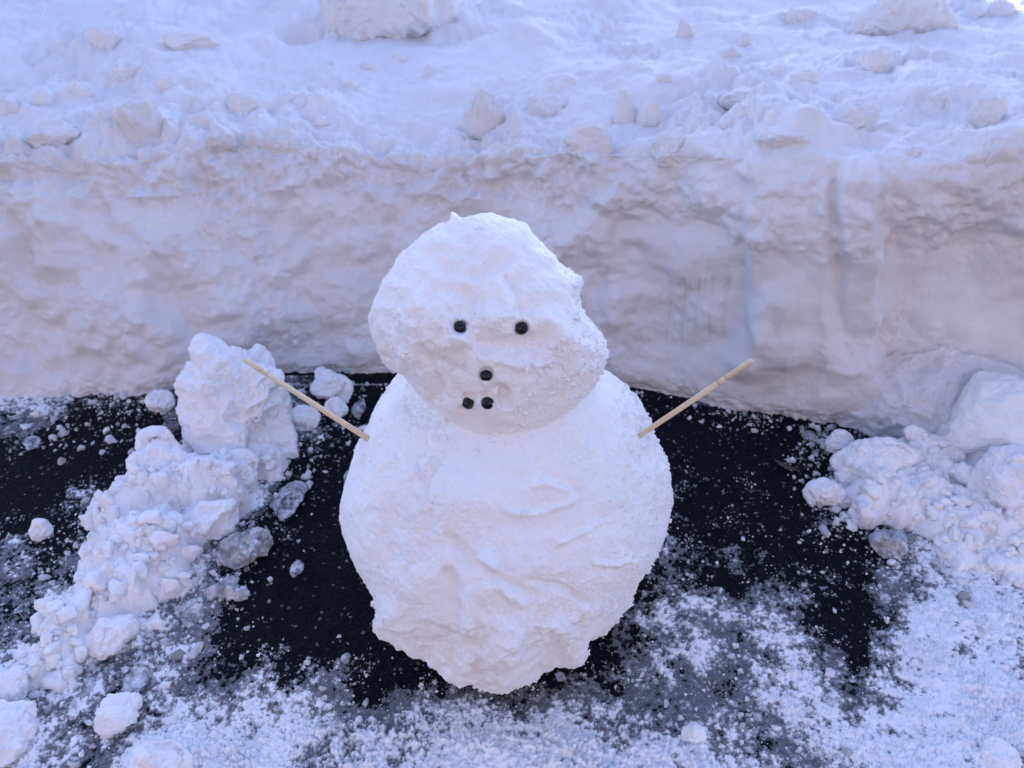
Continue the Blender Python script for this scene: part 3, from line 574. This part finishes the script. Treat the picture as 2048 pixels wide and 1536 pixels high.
def chunk(name, u_, v_, w, h_, label, cat, m=M_CHUNK, group=None, base=None, sub=None, flat=None, sink=.12, rough=1.0, facets=7, rot=None):
    """u_, v_, w, h_: the chunk's box in the photograph; base: None for the tarmac, a height in metres, or 'top' of the bank"""
    SEED[0] += 1
    bot = (u_, v_ + h_ / 2)
    if base == 'top': c_ = on_top(*bot)
    else: c_ = on_z(*bot, z=base or 0.0)
    dp = project(c_)[2]; wm = w / FPX * dp; hm = h_ / FPX * dp
    ang = math.atan2(CAM_H - c_[2], c_[1]); de = min(.85 * wm, .7 * hm / math.sin(ang)); he = max((hm - de * math.sin(ang) * .8) / math.cos(ang), .35 * de)
    if flat: he = flat * wm; de = max(hm / math.sin(ang), .3 * wm)
    he *= 1 + sink
    sub = sub or (6 if w > 170 else 5 if w > 62 else 4 if w > 30 else 3)
    me = chunk_mesh(name, wm / 2, de / 2, he / 1.72, SEED[0], sub, m, facets, rough)
    z0 = c_[2]
    if base == 'top': z0 = min(z0, TOPV[np.argmin((TOPV[:, 0] - c_[0]) ** 2 + (TOPV[:, 1] - c_[1] - de * .42) ** 2)][2] + .1 * he)
    o = link(name, me, None, (c_[0], c_[1] + de * .42, z0 - sink * he))
    o.rotation_euler[2] = 0 if rot is None else rot
    return tag(o, label, cat, group)
SB = 'snow block'; SK = 'snow chunk'
def traced(name, poly, label, cat, m=M_CHUNK, base=None, facets=7, rough=1.0, deep=.8, group=None):
    """a chunk whose outline was measured in the photograph; its thickness is a fraction of its mean radius"""
    SEED[0] += 1; r = np.random.default_rng(SEED[0])
    us, vs_ = [p[0] for p in poly], [p[1] for p in poly]; cu, cv = (min(us) + max(us)) / 2, (min(vs_) + max(vs_)) / 2
    kb = int(np.argmax(vs_)); bp = on_top(us[kb], vs_[kb]) if base == 'top' else on_z(us[kb], vs_[kb], base or 0.0)
    rb = ray(us[kb], vs_[kb]); rb /= np.linalg.norm(rb); rc = ray(cu, cv); rc /= np.linalg.norm(rc)
    D = np.linalg.norm(bp - np.array([0, 0, CAM_H])) * (rb @ rc)
    wpx = max(max(us) - min(us), max(vs_) - min(vs_)); rm = (max(us) - min(us) + max(vs_) - min(vs_)) / 4 / FPX * D
    n_ = int(np.clip(wpx * .4, 14, 84))
    Vv, Ff, ax, az, C = outline_blob(n_, cu, cv, D, poly, rm * deep, 2.4, rm * deep, blur=3.0)
    for _ in range(facets):
        q = r.normal(size=3); q = q - ax * (q @ ax) * .2 + ax * .5; q /= np.linalg.norm(q); e = (Vv - C) @ q - rm * r.uniform(.38, .72)
        Vv = Vv - np.where((e > 0) & (az > .1), e * .9 * smooth(.1, .4, az), 0)[:, None] * q
    Nn = vnormals(Vv, Ff); Nn *= np.sign(((Vv - C) * Nn).sum(1))[:, None]; off = r.uniform(0, 50, 3); W_ = (Vv - C) / rm
    Vv = Vv + Nn * (rough * rm * (.20 * fbm(W_ + off, 1.3, 3) + .06 * fbm(W_ + off, 3.4, 3, mode='ridge') + .035 * fbm(W_ + off, 9, 3, gain=.6)) * (.45 + .55 * smooth(.0, .5, az)))[:, None]
    Vv = Vv + Nn * (rough * crumb(Vv))[:, None]
    if base == 'top': Vv[:, 2] -= .05
    if base != 'top': Vv[:, 2] = np.maximum(Vv[:, 2], (base or 0) - .03 * bool(base) - .002)
    loc = np.array([C[0], C[1], bp[2]]); return tag(link(name, mesh_np(name, Vv - loc, Ff, m), None, tuple(loc)), label, cat, group)
traced('snow_block', [(395, 673), (430, 682), (458, 699), (500, 704), (516, 693), (543, 722), (547, 760), (578, 828), (593, 886), (595, 915), (547, 931), (480, 935), (400, 910), (362, 852), (352, 801), (362, 763), (390, 722)], 'tallest block of snow leaning on the bank behind a chopstick', SB, rough=1.2, facets=3, deep=.6)
for poly, lab, bz in [
 ([(633, 738), (643, 734), (662, 746), (675, 750), (693, 754), (704, 776), (696, 805), (653, 797), (619, 778), (631, 759)], 'white snow chunk near the bank foot with a notched top', 0),
 ([(653, 804), (671, 794), (688, 803), (697, 817), (690, 832), (668, 836), (649, 818)], 'small rounded snow chunk beside a clear ice lump near the snowman', 0),
 ([(575, 832), (590, 815), (620, 812), (640, 830), (635, 852), (600, 862), (580, 850)], 'small snow chunk directly under the chopstick', 0),
 ([(292, 800), (318, 780), (345, 788), (348, 812), (320, 824), (298, 818)], 'small snow lump at the bank foot next to the tallest block', 0),
 ([(280, 866), (331, 852), (350, 880), (372, 930), (350, 990), (290, 1000), (262, 960), (270, 900)], 'pale smooth chunk crowning the snow ridge', .03),
 ([(422, 915), (455, 902), (506, 903), (518, 931), (509, 962), (480, 975), (445, 962), (434, 941)], 'angular snow chunk below the tallest block on the ridge', .02),
 ([(362, 1036), (386, 1023), (427, 1002), (475, 1004), (480, 1036), (458, 1066), (420, 1080), (390, 1070)], 'rounded snow chunk bulging from the ridge towards the snowman', .01),
 ([(68, 1038), (84, 1036), (99, 1043), (106, 1064), (92, 1078), (72, 1083), (60, 1057)], 'lone white snow lump on bare tarmac at the picture edge', 0),
 ([(160, 1285), (191, 1259), (226, 1238), (270, 1230), (279, 1252), (253, 1286), (219, 1310), (170, 1306)], 'elongated white snow chunk lying along the foot of the ridge', 0),
 ([(311, 1228), (322, 1238), (328, 1258), (308, 1269), (294, 1257), (300, 1238)], 'small upright snow lump beside the elongated chunk', 0),
 ([(205, 1402), (232, 1387), (273, 1387), (284, 1402), (267, 1433), (240, 1462), (219, 1476), (191, 1464), (198, 1426)], 'wedge-shaped white snow chunk on slush below the ridge', 0),
 ([(-40, 1360), (0, 1348), (50, 1350), (56, 1375), (48, 1400), (0, 1410), (-40, 1400)], 'small snow block perched behind the big lump in the corner', .01),
 ([(-60, 1420), (20, 1405), (70, 1403), (75, 1440), (50, 1482), (30, 1518), (-20, 1535), (-70, 1500)], 'big smooth snow lump cut by the picture edge near the corner', 0),
 ([(255, 1545), (285, 1493), (320, 1478), (362, 1487), (385, 1525), (375, 1570), (330, 1590), (270, 1580)], 'smooth snow mound cut by the bottom edge of the picture', 0),
 ([(1607, 982), (1632, 958), (1666, 966), (1692, 989), (1680, 1006), (1650, 1012), (1613, 1006)], 'lone white snow chunk on bare tarmac near the broad heap', 0),
 ([(1652, 893), (1662, 869), (1693, 862), (1710, 879), (1700, 905), (1665, 908)], 'small snow lump topping the near end of the broad heap', .01),
 ([(1660, 920), (1690, 896), (1724, 879), (1758, 873), (1792, 883), (1840, 900), (1826, 935), (1780, 962), (1717, 972), (1676, 950)], 'wide smooth snow chunk at the front of the broad heap', .01),
 ([(1772, 955), (1799, 935), (1822, 955), (1835, 985), (1812, 1012), (1772, 1000)], 'upright snow chunk wedged in the middle of the broad heap', .01),
 ([(1876, 990), (1912, 970), (1943, 985), (1952, 1013), (1929, 1042), (1890, 1030)], 'rounded snow chunk rolling off the front of the broad heap', .01),
 ([(1902, 1067), (1929, 1043), (1963, 1067), (1958, 1091), (1929, 1105), (1908, 1090)], 'icy snow lump below the rounded chunk of the broad heap', 0),
 ([(1828, 995), (1850, 983), (1878, 990), (1878, 1012), (1850, 1020), (1830, 1012)], 'flat small snow chunk between two larger ones on the heap', .01),
 ([(1796, 812), (1820, 787), (1856, 788), (1870, 828), (1858, 866), (1808, 860)], 'round snow boulder between the big slab and the bank', .03),
 ([(1895, 945), (1920, 925), (1950, 935), (1955, 965), (1930, 980), (1898, 972)], 'snow lump tucked under the big slab', .03),
 ([(1362, 1470), (1380, 1450), (1408, 1458), (1412, 1482), (1390, 1494), (1368, 1488)], 'small white snow lump on slush in front of the snowman', 0),
 ([(1960, 1500), (1985, 1478), (2020, 1490), (2045, 1525), (2020, 1550), (1975, 1540)], 'smooth snow lump in the slush at the far corner of the frame', 0),
 ([(1935, 950), (1985, 905), (2070, 900), (2140, 960), (2120, 1050), (2030, 1060), (1950, 1020)], 'large pale snow lump beneath the big slab', .02)]:
    traced('snow_chunk', poly, lab, SK, base=bz)
traced('snow_slab', [(1852, 880), (1880, 805), (1929, 767), (2048, 756), (2150, 765), (2190, 840), (2140, 930), (2040, 920), (1960, 908), (1905, 928), (1872, 918)], 'biggest flat-topped slab of snow resting on the broad heap', 'snow slab', base=.06, rough=.6, facets=3, deep=.9)
traced('snow_mound', [(1640, 690), (1672, 655), (1720, 640), (1780, 648), (1840, 680), (1920, 700), (1995, 702), (2045, 740), (2060, 820), (2010, 880), (1880, 892), (1750, 884), (1672, 862), (1645, 780)], 'long low mound slumped against the recessed part of the cut wall', 'snow mound', M_BANK, 0, 2, .9, .34)
for poly, lab in [
 ([(437, 1090), (485, 1067), (533, 1057), (541, 1088), (513, 1115), (472, 1136), (440, 1122)], 'icy grey-white chunk at the tip of the ridge nearest the snowman'),
 ([(1741, 1074), (1752, 1062), (1792, 1074), (1814, 1101), (1792, 1118), (1761, 1110)], 'crusty icy lump at the edge of the bare tarmac below the heap'),
 ([(443, 1165), (458, 1150), (474, 1160), (470, 1180), (455, 1202), (442, 1192)], 'tiny icy snow lump alone on the black tarmac'),
 ([(468, 1185), (482, 1174), (499, 1184), (488, 1200), (470, 1198)], 'tiniest icy snow lump touching its larger neighbour on black tarmac')]:
    traced('icy_snow_chunk', poly, lab, SK, M_FROST, rough=1.5, facets=7)
for a in [(56, 886, 40, 28, 'clear flat ice chip on bare tarmac near the bank'), (568, 998, 74, 82, 'largest clear ice lump beside the snow ridge'), (590, 1138, 28, 36, 'small clear ice chip alone on black tarmac'), (265, 1362, 60, 62, 'flat grey ice sheet fragment below the elongated chunk'),
          (168, 1368, 30, 44, 'grey ice fragment on slush between two snow chunks'), (674, 1452, 40, 36, 'round whitish ice disc on slush before the snowman'), (713, 814, 30, 40, 'clear ice lump between snow chunk and snowman'), (1620, 872, 34, 20, 'dim clear ice pebble in the shadow of the bank'),
          (372, 1228, 66, 56, 'broad pale ice flake beside the small upright lump'), (1775, 1195, 24, 30, 'thin ice splinter in the slush of the bare patch'), (695, 950, 22, 36, 'clear ice chip half hidden against the snowman'), (690, 1318, 22, 24, 'small white ice chip on tarmac beside the snowman foot'), (1120, 1355, 24, 20, 'small ice crumb in the dark gap before the snowman')]:
    chunk('ice_chip', *a[:4], a[4], 'ice chip', M_ICE, flat=.28, rough=.8, facets=10, sink=.05)
# on top of the bank
traced('snow_block', [(625, -70), (636, -20), (648, 20), (668, 62), (700, 57), (745, 46), (800, 30), (870, 12), (912, -14), (905, -80), (760, -120)], 'huge rough snow block on the bank cut by the top edge', SB, M_BANK, 'top', 3, .9)
traced('snow_block', [(1695, 26), (1722, -8), (1760, -36), (1850, -56), (1915, -28), (1932, 2), (1915, 29), (1880, 48), (1830, 38), (1790, 36), (1740, 40)], 'wide sunlit-edged snow block high on the bank beyond the cut wall', SB, M_BANK, 'top', 3, .8)
G1 = 'clods scattered on the bank top'
for a in [(205, 65, 74, 54, 'smooth clod on the bank top in front of a long low one'), (370, 76, 135, 52, 'long low clod of snow lying on the bank top'), (270, 232, 110, 110, 'large split clod at the rim of the bank above the ridge'), (92, 255, 110, 66, 'rounded clod at the bank rim near the picture edge'),
          (482, 196, 88, 56, 'pale clod behind the bank rim above the tallest block'), (972, 222, 90, 112, 'tall narrow clod standing upright above the snowman'), (1095, 206, 90, 50, 'low clod just behind the rounded knob on the rim'), (1250, 206, 48, 80, 'pointed upright clod on the bank top'),
          (1302, 222, 56, 66, 'rounded clod leaning beside the pointed upright one'), (1180, 268, 108, 84, 'rounded knob of snow perched on the bank rim'), (1348, 284, 84, 64, 'ragged grey clod hanging on the bank rim'), (1492, 170, 104, 48, 'brick-shaped clod lying flat on the bank top'),
          (1718, 214, 112, 80, 'largest rounded clod above the shovel cuts'), (1988, 206, 76, 80, 'tilted clod on the bank top by the picture edge'), (1756, 116, 76, 54, 'streaked clod below the sunlit-edged block'), (1616, 146, 62, 32, 'flat clod between the brick-shaped and streaked ones'), (1585, 262, 130, 60, 'broad hump of snow on the rim above the shovel cuts')]:
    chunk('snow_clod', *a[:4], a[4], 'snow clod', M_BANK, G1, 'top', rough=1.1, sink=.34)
for a in [(80, 186, 60, 50, 'small clod behind the rounded rim clod near the picture edge'), (14, 200, 50, 52, 'small clod cut by the picture edge on the bank top'), (152, 172, 60, 42, 'small flat clod between the split clod and the picture edge'), (402, 230, 56, 42, 'small clod at the foot of the pale clod on the rim'),
          (606, 196, 52, 36, 'small boxy clod standing alone beyond the pale rim clod'), (1370, 52, 36, 46, 'small egg-shaped clod standing far back on the bank top'), (1490, 78, 30, 32, 'tiny upright clod far back beside the egg-shaped one'), (1216, 46, 30, 26, 'tiny lone clod far back above the pointed upright clod'),
          (800, 110, 42, 30, 'small round clod just below the huge rough block'), (735, 126, 40, 26, 'small flat clod below the near corner of the huge rough block'), (862, 136, 42, 32, 'small clod below and beyond the huge rough block'), (1465, 100, 44, 26, 'small low clod behind the brick-shaped clod'),
          (1612, 22, 84, 28, 'long low clod beside the sunlit-edged block'), (930, 240, 50, 44, 'small clod nestled against the tall narrow clod above the snowman'), (1992, 330, 42, 64, 'small clod in the rim below the tilted clod'), (1830, 300, 40, 30, 'small clod in the rim above the recessed shovel cut'),
          (640, 240, 40, 30, 'small clod on the rim in front of the boxy clod'), (1040, 262, 36, 26, 'tiny clod between the tall narrow clod and the rounded knob'), (1450, 245, 50, 26, 'small flat clod between ragged grey clod and broad hump'), (560, 290, 40, 34, 'small clod on the rim above a chopstick tip'),
          (440, 262, 60, 50, 'small clod on the rim right above the tallest block'), (700, 165, 30, 20, 'tiny clod on the smooth snow below the huge rough block'), (1140, 160, 36, 22, 'tiny clod on smooth snow behind the rounded knob'), (1330, 150, 40, 26, 'small clod behind the clod that leans by the pointed one'),
          (1880, 190, 50, 30, 'small clod between the largest rounded clod and the tilted one'), (1560, 130, 30, 20, 'tiny clod behind the flat clod near the streaked one'), (330, 160, 50, 36, 'small clod just behind the large split clod'), (240, 130, 90, 60, 'wide low clod behind the large split clod'),
          (1960, 20, 40, 30, 'small clod just beyond the sunlit-edged block'), (2010, 14, 60, 40, 'sunlit clod in the top corner beyond the sunlit-edged block')]:
    chunk('snow_clod', *a[:4], a[4], 'snow clod', M_BANK, 'small clods on the bank top', 'top', rough=1.1, sink=.45)

# dead leaf
LP = on_z(1572, 936)
Lx = np.linspace(-1, 1, 21); Vl = []
for q in Lx:
    wd_ = .36 * (1 - abs(q) ** 1.6) * (1 + .25 * math.sin(q * 14))
    for s_ in (-1, 0, 1): Vl.append((q * .024, s_ * wd_ * .018, .003 + .004 * q * q + .003 * abs(s_) * wd_))
lf = link('leaf', mesh_np('leaf', Vl, grid_faces(21, 3), M_LEAF), None, tuple(LP)); lf.rotation_euler[2] = -.7
sm = lf.modifiers.new('thickness', 'SOLIDIFY'); sm.thickness = .0005
tag(lf, 'brown dead leaf lying on black tarmac near the chopstick', 'leaf')

# ------------------------------------------------------------------ two unseen houses added for the light: one blocks sun, one bounces warm fill
def added_house(x0, x1, y0, y1, hw, hr, wall_c, roof_c, label, face):
    ro = bpy.data.objects.new('added_house', None); COL.objects.link(ro); ro.location = ((x0 + x1) / 2, (y0 + y1) / 2, 0); tag(ro, label, 'added_house')
    ox, oy = ro.location[0], ro.location[1]; wx, wy = (x1 - x0) / 2, (y1 - y0) / 2
    mw, mr, mg, mt = plain('siding', wall_c), plain('roofing', roof_c), plain('window_glass', (.05, .06, .07), .08), plain('white_trim', (.78, .78, .76))
    def bx(name, a, b_, m, par=ro):
        Vb = np.array([(x, y, z) for x in (a[0], b_[0]) for y in (a[1], b_[1]) for z in (a[2], b_[2])]); Fb = [(0, 1, 3, 2), (4, 6, 7, 5), (0, 4, 5, 1), (2, 3, 7, 6), (0, 2, 6, 4), (1, 5, 7, 3)]
        return link(name, mesh_np(name, Vb, Fb, m, False), par)
    bx('wall', (-wx, -wy, 0), (wx, wy, hw), mw)
    e = .35; Vr = [(-wx - e, -wy - e, hw + .003), (wx + e, -wy - e, hw + .003), (wx + e, wy + e, hw + .003), (-wx - e, wy + e, hw + .003), (-wx - e, 0, hw + hr), (wx + e, 0, hw + hr)]
    bm = bmesh.new(); q = [bm.verts.new(p) for p in Vr]
    for f in ((0, 1, 5, 4), (2, 3, 4, 5), (0, 4, 3), (1, 2, 5), (3, 2, 1, 0)): bm.faces.new([q[i] for i in f])
    me = bpy.data.meshes.new('roof'); bm.to_mesh(me); bm.free(); me.materials.append(mr); link('roof', me, ro)
    yf = wy * face
    for i in range(int((x1 - x0) / 3.2)):
        cx = -wx + 1.6 + i * 3.2
        for z in ([1.0, 3.6] if hw > 4.5 else [1.0]):
            w_ = bx('window', (cx - .55, yf - .03, z), (cx + .55, yf + .03, z + 1.3), mt); bx('pane', (cx - .47, yf - .045, z + .08), (cx + .47, yf + .045, z + 1.22), mg, w_)
    return ro
added_house(-17, -0.3, 9.0, 17, 5.6, 2.6, (.55, .50, .44), (.10, .10, .11), 'tan two-storey building added out of view to block sun from the bank', -1)  # added sun blocker out of view, its end leaves the far corner lit
added_house(-13, 9, -13.0, -4.6, 5.6, 2.4, (.15, .125, .13), (.12, .10, .09), 'brown sided building added out of view to bounce warm sunlight back', 1)  # added reflector behind the camera, wall tone set for the fill light
